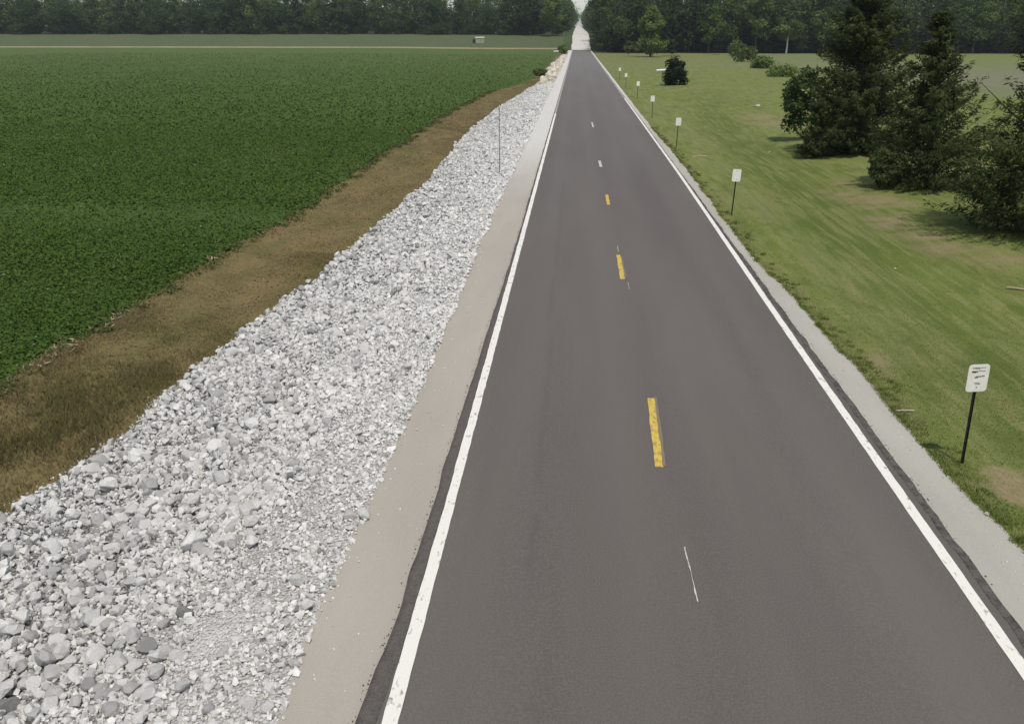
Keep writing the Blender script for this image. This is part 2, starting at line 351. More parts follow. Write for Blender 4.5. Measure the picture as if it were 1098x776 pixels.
paint_strip('edge_line', lambda Y: 5.19+jl(63)(Y), lambda Y: 5.33+jl(64)(Y), farw, 95, 362)
def dash(x0, x1, wd, y0, y1, mat, s, a=.02):
    f = lambda Y: x1+(x0-x1)*(Y-y0)/(y1-y0)
    paint_strip('centre_dash', lambda Y: f(Y)-wd/2+jag(Y, a, .3, s), lambda Y: f(Y)+wd/2+jag(Y, a, .3, s+1), mat, y0, y1)
dash(1.59, 1.50, .14, 12.1, 14.85, yellow, 71); dash(1.47, 1.47, .13, 23.2, 26.0, yellow, 73)
dash(1.45, 1.46, .13, 34.3, 36.6, yellow, 75); dash(1.39, 1.42, .14, 44.7, 47.0, wornw, 77)
dash(1.33, 1.36, .12, 64.5, 68.2, wornw, 79)
dash(1.635, 1.665, .018, 8.67, 9.85, wornw, 81, .022)
# brown bleed beside the yellow dashes (old paint underneath)
oldp = mat_paint('old_brown_paint', (.20, .135, .05), .5)
dash(1.68, 1.59, .05, 12.15, 14.9, oldp, 83); dash(1.56, 1.56, .05, 23.4, 25.8, oldp, 85)
dash(1.60, 1.60, .012, 22.2, 22.9, wornw, 89, .01); dash(1.50, 1.49, .012, 26.4, 27.2, wornw, 91, .01)

# ------------------------------------------------------------------ ROCKS
rng = np.random.default_rng(7)
def hull_variant(n, seed, flat=.75, sub=False):
    r = random.Random(seed); bm = bmesh.new()
    sx, sy, sz = 1, r.uniform(.65, 1), r.uniform(.5, .85)*flat/.75
    for k in range(n):
        v = Vector((r.gauss(0, 1), r.gauss(0, 1), r.gauss(0, 1))); v.normalize()
        v *= r.uniform(.82, 1.05); bm.verts.new((v.x*sx*.5, v.y*sy*.5, v.z*sz*.5))
    res = bmesh.ops.convex_hull(bm, input=bm.verts)
    bmesh.ops.delete(bm, geom=[g for g in res['geom_interior'] if isinstance(g, bmesh.types.BMVert)], context='VERTS')
    if sub:
        bmesh.ops.bevel(bm, geom=bm.edges[:], offset=.028, segments=1, affect='EDGES', clamp_overlap=True)
        bmesh.ops.triangulate(bm, faces=bm.faces[:])
        bmesh.ops.subdivide_edges(bm, edges=[e for e in bm.edges if e.calc_length() > .16], cuts=1)
        for v in bm.verts:
            d = mnoise.noise(v.co*5+Vector((seed, 0, 0)))*.035; v.co += v.co.normalized()*d
    bmesh.ops.triangulate(bm, faces=bm.faces[:])
    bm.verts.index_update()
    V = np.array([v.co[:] for v in bm.verts]); Fc = np.array([[v.index for v in f.verts] for f in bm.faces]); bm.free(); return V, Fc
VAR = [hull_variant(13, s) for s in range(14)]
def rotmats(n, g, tilt=1.0):
    q = g.normal(size=(n, 4)); q[:, 1:3] *= tilt; q /= np.linalg.norm(q, axis=1)[:, None]
    a, b_, c, d = q.T
    return np.stack([1-2*(c*c+d*d), 2*(b_*c-a*d), 2*(b_*d+a*c), 2*(b_*c+a*d), 1-2*(b_*b_+d*d), 2*(c*d-a*b_), 2*(b_*d-a*c), 2*(c*d+a*b_), 1-2*(b_*b_+c*c)], -1).reshape(-1, 3, 3)
def scatter(P, size, rnd, g, tilt=.5, variants=VAR):
    """P (n,3), size (n,) -> one mesh arrays"""
    Vs, Fs, As = [], [], []; off = 0; vi = g.integers(0, len(variants), len(P)); RM = rotmats(len(P), g, tilt)
    for k, (v, f) in enumerate(variants):
        ix = np.where(vi == k)[0]
        if not len(ix): continue
        W = np.einsum('nij,vj->nvi', RM[ix], v)*size[ix][:, None, None]+P[ix][:, None, :]
        Vs.append(W.reshape(-1, 3)); n = len(ix)
        Fs.append((f[None]+(np.arange(n)*len(v))[:, None, None]+off).reshape(-1, 3)); As.append(np.repeat(rnd[ix], len(v))); off += n*len(v)
    return np.concatenate(Vs), np.concatenate(Fs), np.concatenate(As)
rockmat = mat_rock()
def gen_band(n, y0, y1, u0, u1, s_mean, s_var, g, py=1.0, lift=.25):
    Y = y0+(y1-y0)*g.random(n)**py; u = u0+(u1-u0)*g.random(n)
    X = eSL(Y)*(1-u)+eRO(Y)*u; s = s_mean*np.exp(g.normal(0, s_var, n))
    # patches of finer and coarser stone
    s *= .75+.6*fbm(X/1.2, Y/1.8, 90)
    return X, Y, u, s
Xs, Ys_, Ss, Us = [], [], [], []
def addb(*a, **k):
    X, Y, u, s = gen_band(*a, **k); Xs.append(X); Ys_.append(Y); Ss.append(s); Us.append(u)
g = rng
addb(17000, 3, 22, -.01, .42, .062, .42, g, py=.9); addb(13000, 22, 60, -.01, .4, .095, .38, g)
addb(21000, 3, 24, .22, 1.0, .098, .38, g, py=.9); addb(15000, 24, 66, .3, 1.0, .125, .38, g)
addb(12000, 3, 20, .0, 1.03, .05, .3, g)
addb(900, 3, 30, .5, 1.0, .16, .25, g)
addb(120, 3, 11, .5, 1.0, .175, .2, g)
addb(9000, 60, 125, -.0, 1.0, .17, .3, g)
addb(60, 8, 60, -.06, .0, .05, .2, g)
X = np.concatenate(Xs); Y = np.concatenate(Ys_); S = np.concatenate(Ss); U_ = np.concatenate(Us)
# fines patch low in the middle of the bank where the bed shows smooth
pf = np.exp(-(((X+4.15)/.3)**2+((Y-7.9)/.5)**2)); keep = g.random(len(X)) > pf*.7*(S > .08); S = np.where(pf > .4, S*.6, S)
X, Y, S, U_ = X[keep], Y[keep], S[keep], U_[keep]
S = np.clip(S, .03, .46)
Z = zt(X, Y)+S*(.12+.22*g.random(len(X)))+(S > .2)*.02
rnd = np.clip(g.beta(2.0, 2.0, len(X))*.95+.06+.25*(1-U_)**2-.10*(fbm(X/.8, Y/1.2, 93)-.5)*4*U_, 0, 1); dk = g.random(len(X)) < .035; rnd = np.where(dk, g.random(len(X))*.12, rnd)
P = np.stack([X, Y, Z], -1)
# the 290 that show largest in the photograph become objects of their own
D = np.stack([X, Y, Z-CAM_H], -1); zc = D@np.array(Fv[:]); ux = D@np.array(Rv[:])/zc; uy = D@np.array(Uv[:])/zc
vis = (zc > 0) & (np.abs(ux) < .60) & (np.abs(uy) < .425) & (ux > -.62)
app = np.where(vis, S/np.maximum(zc, .1), 0); big = np.argsort(-app)[:288]; isb = np.zeros(len(X), bool); isb[big] = True
V, F, A = scatter(P[~isb], S[~isb], rnd[~isb], g)
o = link('rubble', mesh_np('rubble', V, F, rockmat, {'rnd': A}))
tag(o, 'pale grey crushed limestone rubble covering the bank left of the road', 'rubble', None, 'stuff')
BV = [hull_variant(26, 100+s, sub=True) for s in range(10)]
bmesh_cache = {}
def rock_mesh(vi, shade):
    k = (vi, shade)
    if k not in bmesh_cache:
        v, f = BV[vi]; bmesh_cache[k] = mesh_np('rock', v, f, rockmat, {'rnd': np.full(len(v), shade)})
    return bmesh_cache[k]
specials = [(-4.71, 8.34, .24, 'rounded darker grey rock beside a smooth patch of fines in the near rubble', .02),
            (-4.92, 7.75, .27, 'long brownish grey rock standing left of the smooth patch of fines in the near rubble', .03),
            (-5.38, 7.22, .22, 'round medium grey stone in the lowest part of the rubble, nearest the photo edge', .06),
            (-6.30, 7.05, .30, 'dark grey boulder in the bottom left corner of the photo', .02),
            (-5.60, 7.75, .28, 'broad pale slab of limestone in the near rubble, left of the brownish grey rock', .75)]
for n_, k in enumerate(big):
    x, y, s = X[k], Y[k], S[k]
    if any((x-q[0])**2+(y-q[1])**2 < .05 for q in specials): continue
    o = link('rock', rock_mesh(n_ % len(BV), [.22, .4, .55, .7, .85][int(g.integers(0, 5))]), None, (x, y, Z[k]))
    o.scale = (s*1.02,)*3; o.rotation_euler = (g.uniform(-.5, .5), g.uniform(-.5, .5), g.uniform(0, 6.28))
    tag(o, 'pale grey limestone chunk, one of the larger stones in the nearest rubble', 'rock', 'large limestone chunks in the rubble bank')
for n_, (x, y, s, lab, sh) in enumerate(specials):
    o = link('rock', rock_mesh(n_+2, sh), None, (x, y, float(zt(x, y))+s*.33)); o.scale = (s*1.1, s, s*1.05); o.rotation_euler = (.2*n_, .3, 1.1*n_)
    tag(o, lab, 'rock')
# cream boulders beside the far road
cream = mat_rock('cream_limestone', (.48, .43, .35), (.70, .64, .54), (.30, .27, .22))
nb = 150; Yb = np.sort(126+165*g.random(nb)); ub = .12+.88*g.random(nb); xb = eSL(Yb)*(1-ub)+eRO(Yb)*ub
cm = []
for s in range(5):
    v, f = BV[s]; cm.append(mesh_np('boulder', v, f, cream, {'rnd': np.full(len(v), .3+.17*s)}))
for k in range(nb):
    s = g.uniform(.5, 1.25)*(1-.3*(Yb[k] > 220)); o = link('boulder', cm[k % 5], None, (xb[k], Yb[k], float(zt(xb[k], Yb[k]))+s*.22)); o.scale = (s, s*1.1, s)
    o.rotation_euler = (g.uniform(-.4, .4), g.uniform(-.4, .4), g.uniform(0, 6.28))
    tag(o, 'cream limestone boulder heaped beside the far end of the road', 'boulder', 'cream boulders beside the far road')
V, F, A = scatter(np.stack([(xx := eSL(yy := 120+175*g.random(2600))*(1-(uu := g.random(2600)))+eRO(yy)*uu), yy, zt(xx, yy)+.06], -1), g.uniform(.15, .4, 2600), g.random(2600)*.8+.2, g)
tag(link('rubble', mesh_np('rubble_far', V, F, cream, {'rnd': A})), 'small cream stones between the boulders by the far end of the road', 'rubble', None, 'stuff')
# crumbs along the asphalt edges
n = 1300; yy = 4+46*g.random(n)**1.3; sd_ = g.random(n) < .3; xx = np.where(sd_, eAL(yy)-.02-.06*g.random(n), eAR(yy)+.0+.10*g.random(n)**2)
crumb = mat_rock('asphalt_crumb', (.07, .065, .06), (.24, .225, .21), (.04, .04, .035))
V, F, A = scatter(np.stack([xx, yy, zt(xx, yy)+.008], -1), g.uniform(.01, .032, n), g.random(n), g)
tag(link('asphalt_crumbs', mesh_np('asphalt_crumbs', V, F, crumb, {'rnd': A})), 'dark crumbs of asphalt along the broken edges of the road', 'crumbs', None, 'stuff')
# loose grit on shoulders
n = 800; yy = 5+40*g.random(n)**1.3; sd_ = g.random(n) < .45; uu = g.random(n); xx = np.where(sd_, eSL(yy)+(.9*uu**3), eSR(yy)-.6*uu**3)
V, F, A = scatter(np.stack([xx, yy, zt(xx, yy)+.006], -1), g.uniform(.015, .05, n), g.random(n)*.6+.3, g)
tag(link('loose_grit', mesh_np('loose_grit', V, F, rockmat, {'rnd': A})), 'scattered pale grit along the outer edges of both gravel shoulders', 'grit', None, 'stuff')

# ------------------------------------------------------------------ leaves and blades
def blades(P, h, wd, lean, g, tris=True):
    n = len(P); a = g.random(n)*6.283; ca, sa = np.cos(a), np.sin(a); la = g.random(n)*6.283
    side = np.stack([ca, sa, 0*ca], -1)*wd[:, None]/2
    tip = np.stack([np.cos(la)*lean*h, np.sin(la)*lean*h, h*np.sqrt(np.maximum(0.05, 1-lean**2))], -1)
    V = np.stack([P-side, P+side, P+tip], 1).reshape(-1, 3); F = np.arange(3*n).reshape(-1, 3); return V, F
def cards(P, s, up, g, asp=.6, along=None):
    """small leaf quads (diamond) with normals biased by 'up' (n,3)"""
    n = len(P); N = up+g.normal(0, .55, (n, 3)); N /= np.linalg.norm(N, axis=1)[:, None]+1e-9
    T = g.normal(size=(n, 3)) if along is None else along+g.normal(0, .42, (n, 3)); T -= (T*N).sum(1)[:, None]*N; T /= np.linalg.norm(T, axis=1)[:, None]+1e-9; B = np.cross(N, T)
    s = s[:, None]; V = np.stack([P-T*s*.5, P-B*s*asp*.5, P+T*s*.5, P+B*s*asp*.5], 1).reshape(-1, 3)
    return V, np.arange(4*n).reshape(-1, 4)
olivel = mat_leaf('olive_foliage', [(0, (.045, .06, .018)), (.5, (.085, .11, .032)), (1, (.15, .175, .06))], .8, .2, None, .1)
# crop leaves
leafm = mat_leaf('soybean_leaf', [(0, (.040, .080, .013)), (.5, (.070, .124, .023)), (.9, (.100, .158, .036)), (1, (.26, .29, .17))], .8, .25, (.10, (.058, .108, .022), .5), .08)
def field_pts(n, y0, y1, py):
    Y = y0+(y1-y0)*g.random(n)**(py if y1 < 200 else 1.9); wdt = np.minimum(10+Y*.78, 180); X = eBO(Y)+.15-(wdt-12+8)*g.random(n)**1.0
    return X, Y
V_, F_, A_ = [], [], []; off = 0
for n, y0, y1, s, hh in ((170000, 13, 36, .085, .16), (190000, 24, 80, .125, .16), (100000, 60, 300, .24, .14)):
    X, Y = field_pts(n, y0, y1, 1.0); e = eBO(Y)-X; hsc = sst(-.25, .35, e)
    fade = {36: 1-sst(26, 36, Y), 80: sst(30, 40, Y)*.999*(1-sst(62, 80, Y)) if 0 else np.clip(sst(34, 38, Y)+.35, 0, 1)*(1-sst(60, 80, Y)), 300: sst(60, 84, Y)}[y1]; kp = g.random(n) < fade; X, Y, e, hsc = X[kp], Y[kp], e[kp], hsc[kp]; n = len(X)
    Z = zfield(X, Y)+(g.random(n)**1.2)*hh*hsc*(.7+.6*fbm(X/1.1, Y/1.1, 61))
    V, F = cards(np.stack([X, Y, Z], -1), s*(.7+.6*g.random(n)), np.tile([0, 0, 1.0], (n, 1)), g, .75)
    r = np.clip(.1+.75*g.random(n)*(.6+.8*fbm(X/3, Y/5, 62)), 0, .93); r = np.where(g.random(n) < .004, 1, r)
    V_.append(V); F_.append(F+off); off += len(V); A_.append(np.repeat(r, 4))
tag(link('crop_leaves', mesh_np('crop_leaves', np.concatenate(V_), np.concatenate(F_), leafm, {'rnd': np.concatenate(A_)})), 'dense dark green low crop leaves covering the field left of the road', 'crop', None, 'stuff')
# dry grass
drym = mat_leaf('dead_grass', [(0, (.105, .10, .038)), (.35, (.18, .15, .070)), (.7, (.27, .215, .12)), (1, (.42, .35, .22))], .9, .25, (.4, (.15, .145, .055), .8), .1)
V_, F_, A_ = [], [], []; off = 0
for n, y0, y1, hh, ww in ((110000, 9, 30, .15, .016), (60000, 28, 75, .15, .03), (22000, 70, 150, .2, .06)):
    Y = y0+(y1-y0)*g.random(n); u = g.random(n); X = eRO(Y)*(1-u)+eBO(Y)*u; c = fbm(X/1.1, Y/1.6, 71); c = np.clip(c+.25*(fbm(X/.35, Y/.5, 77)-.5)*sst(30, 12, Y), 0, 1)
    ed = np.minimum(u, 1-u)*6; kp = g.random(n) < np.clip(.3+1.8*(c-.3), .05, 1); X, Y, c, ed = X[kp], Y[kp], c[kp], ed[kp]; nn = len(X)
    olive = sst(24, 12, Y); h = hh*(.5+g.random(nn))*(.25+.9*c)*(.45+1.3*olive)
    V, F = blades(np.stack([X, Y, zt(X, Y)-.01], -1), h, ww*(.6+.8*g.random(nn)), .3+.5*g.random(nn), g)
    V_.append(V); F_.append(F+off); off += len(V); A_.append(np.repeat(np.clip(g.random(nn)*.75+.12-.32*olive*sst(.35, .6, c)+.4*sst(.86, 1, u[kp]), 0, 1), 3))
tag(link('dry_grass', mesh_np('dry_grass', np.concatenate(V_), np.concatenate(F_), drym, {'rnd': np.concatenate(A_)})), 'brown and olive dead grass on the strip between rubble and crop', 'dry grass', None, 'stuff')
n = 700; yy = 13+20*g.random(n)**1.2; cl = fbm(yy/1.4, yy*0, 88, 2) > .52; yy = yy[cl]; n = len(yy); xx = eBO(yy)+g.normal(0, .22, n)
V, F = cards(np.stack([xx, yy, zt(xx, yy)+.04+.05*g.random(n)], -1), g.uniform(.08, .24, n), np.tile([0, 0, 1.0], (n, 1)), g, .3)
tag(link('straw', mesh_np('straw', V, F, mat_leaf('pale_straw', [(0, (.28, .22, .12)), (1, (.50, .42, .28))], .9, .2), {'rnd': np.repeat(g.random(n), 4)})), 'pale straw lying along the ragged edge of the crop', 'straw', None, 'stuff')
n = 9000; yy = 9+95*g.random(n)**1.5; uu = g.random(n); xx = eRO(yy)*(1-uu)+eBO(yy)*uu; cl = fbm(xx/.9, yy/1.6, 96) > .47; xx, yy = xx[cl], yy[cl]; n = len(xx)
V, F, A = scatter(np.stack([xx, yy, zt(xx, yy)+.01], -1), g.uniform(.03, .11, n)*(.7+yy/90), g.random(n), g)
tag(link('clods', mesh_np('clods', V, F, mat_rock('dry_clod', (.15, .105, .055), (.27, .20, .115), (.09, .065, .035)), {'rnd': A})), 'brown clods of dry soil on the strip between rubble and crop', 'clods', None, 'stuff')
n = 420; yc = 10+110*g.random(n)**1.3; uc = 1-.16*g.random(n)**1.6; xc = eRO(yc)*(1-uc)+(eBO(yc)-.1)*uc; m_ = 26
P = np.repeat(np.stack([xc, yc, zt(xc, yc)], -1), m_, 0)+np.concatenate([g.normal(0, .13, (n*m_, 2)), g.random((n*m_, 1))*.12], 1)
V, F = cards(P, g.uniform(.04, .09, n*m_)*(1+P[:, 1]/60), np.tile([0, 0, 1.0], (n*m_, 1)), g, .6)
tag(link('weeds', mesh_np('weeds', V, F, olivel, {'rnd': np.repeat(g.random(n*m_), 4)})), 'small olive weeds creeping from the crop into the brown strip', 'weeds', None, 'stuff')
# lawn grass
lawnm = mat_leaf('lawn_blade', [(0, (.096, .134, .025)), (.5, (.162, .206, .047)), (1, (.29, .30, .12))], .9, .35, (1.2, (.12, .165, .04), .4), .1)
V_, F_, A_ = [], [], []; off = 0
for n, y0, y1, hh, ww in ((110000, 6, 24, .034, .010), (110000, 11, 60, .030, .018)):
    Y = y0+(y1-y0)*g.random(n); Y = np.where(y0 > 10, y0+(y1-y0)*g.random(n)**1.8, y0+(y1-y0)*g.random(n)**.8); X = eSR(Y)-.05+(1.0+Y*.42)*g.random(n)**1.25; at = lawn_attr(X, Y)
    kp = g.random(n) < (1-.93*np.clip(at['tan'], 0, 1))*(1-sst(y1*.6, y1, Y))*(sst(8, 20, Y) if y0 > 10 else 1); X, Y = X[kp], Y[kp]; at = {k: v[kp] for k, v in at.items()}; nn = len(X)
    tuft = bell(X, eSR(Y)+.15, .2)*2*fbm(X/.5, Y/.35, 75)**1.5; h = hh*(.5+g.random(nn))*(1+1.6*tuft)*(.7+.6*fbm(X/.4, Y/.4, 73))
    V, F = blades(np.stack([X, Y, zt(X, Y)-.005], -1), h, ww*(.6+.8*g.random(nn)), .3+.6*g.random(nn), g)
    r = np.clip(.45+.4*(g.random(nn)-.5)-.3*at['deep']+.4*at['pale']+.35*bell(X, eSR(Y)+.15, .25)*g.random(nn), 0, 1)
    V_.append(V); F_.append(F+off); off += len(V); A_.append(np.repeat(r, 3))
tag(link('lawn_grass', mesh_np('lawn_grass', np.concatenate(V_), np.concatenate(F_), lawnm, {'rnd': np.concatenate(A_)})), 'short green mown grass blades along the right verge', 'grass', None, 'stuff')

n = 420; yc = 6+60*g.random(n)**1.4; xc = eSR(yc)+.02+.5*g.random(n)**2.5; m_ = 26
P = np.repeat(np.stack([xc, yc, zt(xc, yc)-.005], -1), m_, 0); P[:, :2] += g.normal(0, .045, (n*m_, 2)); tone = np.repeat(g.random(n), m_)
V, F = blades(P, g.uniform(.03, .09, n*m_), .014*(1+P[:, 1]/25), g.uniform(.2, .8, n*m_), g)
tag(link('grass_tufts', mesh_np('grass_tufts', V, F, lawnm, {'rnd': np.repeat(np.clip(tone*.9+.1*g.random(n*m_), 0, 1), 3)})), 'taller uneven grass tufts along the outer edge of the right shoulder', 'grass', None, 'stuff')

# ------------------------------------------------------------------ TREES
bark = NB('bark', .95, .1); bark_c = bark.ramp(bark.noise(6, 6, (3, 3, .6)), [(.3, (.045, .035, .026)), (.7, (.13, .105, .08))]); bark.bump(bark.noise(12, 6, (3, 3, .5)), .8, .03); barkm = bark.col(bark_c)
def tube(path, radii, k=7):
    path = [Vector(p) for p in path]; V, F = [], []
    for i_, (p, r) in enumerate(zip(path, radii)):
        d = (path[min(i_+1, len(path)-1)]-path[max(i_-1, 0)]).normalized(); a = d.orthogonal().normalized() if i_ == 0 else (a-d*a.dot(d)).normalized(); b_ = d.cross(a)
        for j in range(k): t = 2*math.pi*j/k; V.append(p+(a*math.cos(t)+b_*math.sin(t))*r)
    for i_ in range(len(path)-1):
        for j in range(k): F.append((i_*k+j, i_*k+(j+1) % k, (i_+1)*k+(j+1) % k, (i_+1)*k+j))
    return np.array([v[:] for v in V]), np.array(F)
def join(parts):
    V, F, off = [], [], 0
    for v, f in parts: V.append(v); F.append(f+off); off += len(v)
    return np.concatenate(V), np.concatenate(F)
def wood(h, r0, lean, r, nl=7, t0=.3, spread=.35, up=.5):
    parts = []; n = 7; pts = [(lean[0]*(i_/n)**1.3+r.uniform(-1, 1)*.01*h, lean[1]*(i_/n)+r.uniform(-1, 1)*.01*h, h*i_/n) for i_ in range(n+1)]; pts[0] = (0, 0, -.3)
    parts.append(tube(pts, [r0*(1.25 if i_ == 0 else (1-i_/n)*.92+.06) for i_ in range(n+1)]))
    for k in range(nl):
        t = t0+(.92-t0)*k/max(1, nl-1); ii = t*n; a = int(ii); p = Vector(pts[a]).lerp(Vector(pts[min(n, a+1)]), ii-a); az = r.uniform(0, 6.28); L = h*spread*(1.1-.7*t)*r.uniform(.7, 1.1)
        q = [p+Vector((math.cos(az), math.sin(az), up))*(L*s)+Vector((0, 0, .12*L*s*s)) for s in (0, .35, .7, 1)]
        rr = r0*(1-t)*.45+.015; parts.append(tube(q, [rr, rr*.7, rr*.4, rr*.15], 5))
    return join(parts)
def broad_crown(h, wd, base, seed, n=2600, s=.5, lumps=26, flat=1.0):
    """clumps of leaves spread over an uneven crown volume"""
    g2 = np.random.default_rng(seed); C = []
    for k in range(lumps):
        for _ in range(50):
            p = g2.uniform(-1, 1, 3)
            if .35 < np.linalg.norm(p) < 1: break
        C.append(p)
    C = np.array(C); cz = (h+base)/2; hz = (h-base)/2
    Cp = C*np.array([wd/2*.78, wd/2*.78, hz*.82])+[0, 0, cz]; cr = g2.uniform(.16, .30, lumps)*wd*.9
    k = g2.integers(0, lumps, n); d = g2.normal(size=(n, 3)); d /= np.linalg.norm(d, axis=1)[:, None]; rad = g2.random(n)**.35
    P = Cp[k]+d*(cr[k]*rad)[:, None]*np.array([1, 1, .75]); P[:, 2] = np.where(P[:, 2] < base*.6, base*.6+g2.random(n)*.12*h, P[:, 2])
    up = d*.8+np.array([0, 0, .55]); V, F = cards(P, s*(.6+.8*g2.random(n)), up, g2, .8)
    tone = g2.random(lumps)[k]*.55+g2.random(n)*.45
    return V, F, np.repeat(tone, 4)
def conifer_crown(h, wd, seed, nb=170, prof=None, s=.16, base=.15, per=110, droop=0.1, ragged=.3):
    g2 = np.random.default_rng(seed); Ps, Us, Ts, Ds = [], [], [], []
    prof = prof or (lambda t: (1-t)**.75*min(1, .55+t*3))
    for k in range(nb):
        t = g2.random()**1.15; z = base+(h-base)*t; az = g2.random()*6.283; L = wd/2*prof(t)*g2.uniform(1-ragged, 1+ragged*.55)+.15
        u = np.array([math.cos(az), math.sin(az), 0]); upk = g2.uniform(-.12, .35)+.55*t
        m = max(12, int(per*(.35+L/wd*1.6))); q = g2.random(m)**.6; p = np.outer(q*L, u); p[:, 2] += z+upk*q*L-droop*L*q*q+.18*L*q**4
        wid = .17*L*(1.05-q)*.9+.07; p += g2.normal(size=(m, 3))*wid[:, None]*np.array([.8, .8, .5]); Ps.append(p)
        Us.append(np.tile(u*.5+np.array([0, 0, .7]), (m, 1))); Ds.append(np.tile(np.array([u[0], u[1], upk-.1]), (m, 1))); Ts.append(g2.random()*.6+g2.random(m)*.4)
    P = np.concatenate(Ps); P[:, 2] = np.maximum(P[:, 2], .05); V, F = cards(P, s*(.6+1.1*g2.random(len(P))), np.concatenate(Us), g2, .26, np.concatenate(Ds))
    return V, F, np.repeat(np.concatenate(Ts), 4)
def merge_crowns(*cs):
    V, F, A, off = [], [], [], 0
    for v, f, a in cs: V.append(v); F.append(f+off); A.append(a); off += len(v)
    return np.concatenate(V), np.concatenate(F), np.concatenate(A)
def tree(name, x, Y, crown, trunk, leaf, label, cat, rz=0, group=None, tmat=None):
    r = empty(name, (x, Y, float(zt(x, Y))), rz); tag(r, label, cat, group)
    V, F, A = crown; link('crown', mesh_np('crown', V, F, leaf, {'rnd': A}), r)
    if trunk: link('trunk', mesh_np('trunk', trunk[0], trunk[1], tmat or barkm, None, True), r)
    return r
cedar = mat_leaf('cedar_foliage', [(0, (.024, .038, .012)), (.5, (.052, .074, .022)), (1, (.12, .15, .052))], .8, .25, (1.0, (.040, .048, .018), .5), .12)
broad = mat_leaf('broadleaf_foliage', [(0, (.030, .052, .016)), (.5, (.058, .094, .026)), (1, (.11, .155, .048))], .7, .25, (.25, (.030, .055, .022), .6), .15)
brite = mat_leaf('bright_foliage', [(0, (.060, .095, .022)), (.5, (.115, .17, .036)), (1, (.20, .26, .07))], .7, .3, None, .15)
midg = mat_leaf('mid_green_foliage', [(0, (.05, .085, .02)), (.5, (.085, .135, .032)), (1, (.14, .20, .055))], .7, .3, None, .1)
darkl = mat_leaf('dark_shrub_foliage', [(0, (.012, .020, .010)), (.5, (.022, .034, .016)), (1, (.04, .055, .025))], .85, .1, None, .1)
rr = random.Random(3)
# three roadside cedars
p1 = lambda t: (.95 if t < .35 else .95-(t-.35)*1.25)*(.9+.1*math.sin(t*20))+.02
c1 = tree('cedar_tree', 17.3, 53.5, conifer_crown(9.2, 6.5, 11, 450, lambda t: np.interp(t, [0, .3, .65, 1], [.98, .9, .58, .14]), .20, .0, 150, .15, .3), wood(8.0, .17, (.2, .1), rr, 6), cedar, 'broad dense dark cedar, farthest and widest of the three along the lawn', 'tree')
c2 = tree('cedar_tree', 17.1, 41.8, conifer_crown(7.6, 5.4, 12, 420, lambda t: np.interp(t, [0, .25, .5, .75, 1], [.92, .9, .48, .26, .05]), .17, .0, 110, .1, .5), wood(7.0, .14, (-.1, .2), rr, 9, .3, .3), cedar, 'spiky dark cedar with a narrow ragged top, middle one of the three along the lawn', 'tree')
c3 = tree('cedar_tree', 17.0, 31.6, conifer_crown(7.8, 6.4, 13, 420, lambda t: np.interp(t, [0, .34, .48, .7, .85, 1], [.98, .92, .40, .33, .5, .1]), .155, .0, 110, .1, .5), wood(7.3, .15, (.5, .1), rr, 12, .3, .4, .8), cedar, 'dark cedar with thin arching upper boughs, nearest of the three along the lawn', 'tree')
c1.rotation_euler.y = -.09; c2.rotation_euler.y = -.12; c3.rotation_euler.y = -.10
# low growth at the cedars' feet
tree('bush', 14.2, 52.2, conifer_crown(3.2, 2.0, 21, 90, None, .15, 0, 90, .1, .4), None, cedar, 'green bush on the left side of the broadest cedar', 'bush')
tree('bush', 14.7, 41.6, broad_crown(1.9, 1.7, .1, 22, 2600, .13, 14), None, olivel, 'low olive bush at the left foot of the middle cedar', 'bush')
tree('bush', 15.6, 32.3, conifer_crown(3.4, 3.4, 23, 90, None, .14, .1, 90, 0, .5), None, cedar, 'low dark bush against the left foot of the nearest cedar', 'bush')
tree('sapling', 19.5, 37.5, broad_crown(4.6, 2.6, .3, 24, 2200, .15, 16), wood(4.2, .05, (.1, 0), rr, 6), brite, 'thin light green sapling between the middle and the nearest cedar', 'sapling')
tree('bush', 15.6, 60.5, broad_crown(5.2, 3.4, .3, 25, 3000, .22, 16), None, broad, 'grey green bush showing behind the left side of the broadest cedar', 'bush')
# round dark shrub and round tree on the far lawn
tree('evergreen_shrub', 14.1, 127.5, merge_crowns(broad_crown(4.4, 2.9, .4, 31, 4200, .2, 30), broad_crown(3.0, 3.9, -.5, 35, 4200, .2, 34)), None, darkl, 'dark egg shaped evergreen shrub alone on the far lawn', 'shrub')
tree('round_tree', 22.0, 270, merge_crowns(broad_crown(14.2, 8.4, 4.0, 32, 5200, .55, 34), broad_crown(8.5, 9.2, 0, 36, 4200, .55, 30)), wood(12, .3, (0, 0), rr, 8), brite, 'tall rounded green tree on the far lawn left of the dark egg shaped shrub', 'tree')
tree('bush', 28.5, 281, broad_crown(5, 5.5, .3, 33, 1600, .5, 12), None, broad, 'low grey green bush at the right foot of the rounded green tree', 'bush')
tree('bush', 16.6, 282, broad_crown(4.6, 4.5, .3, 34, 1500, .5, 12), None, olivel, 'low pale green bush at the left foot of the rounded green tree', 'bush')
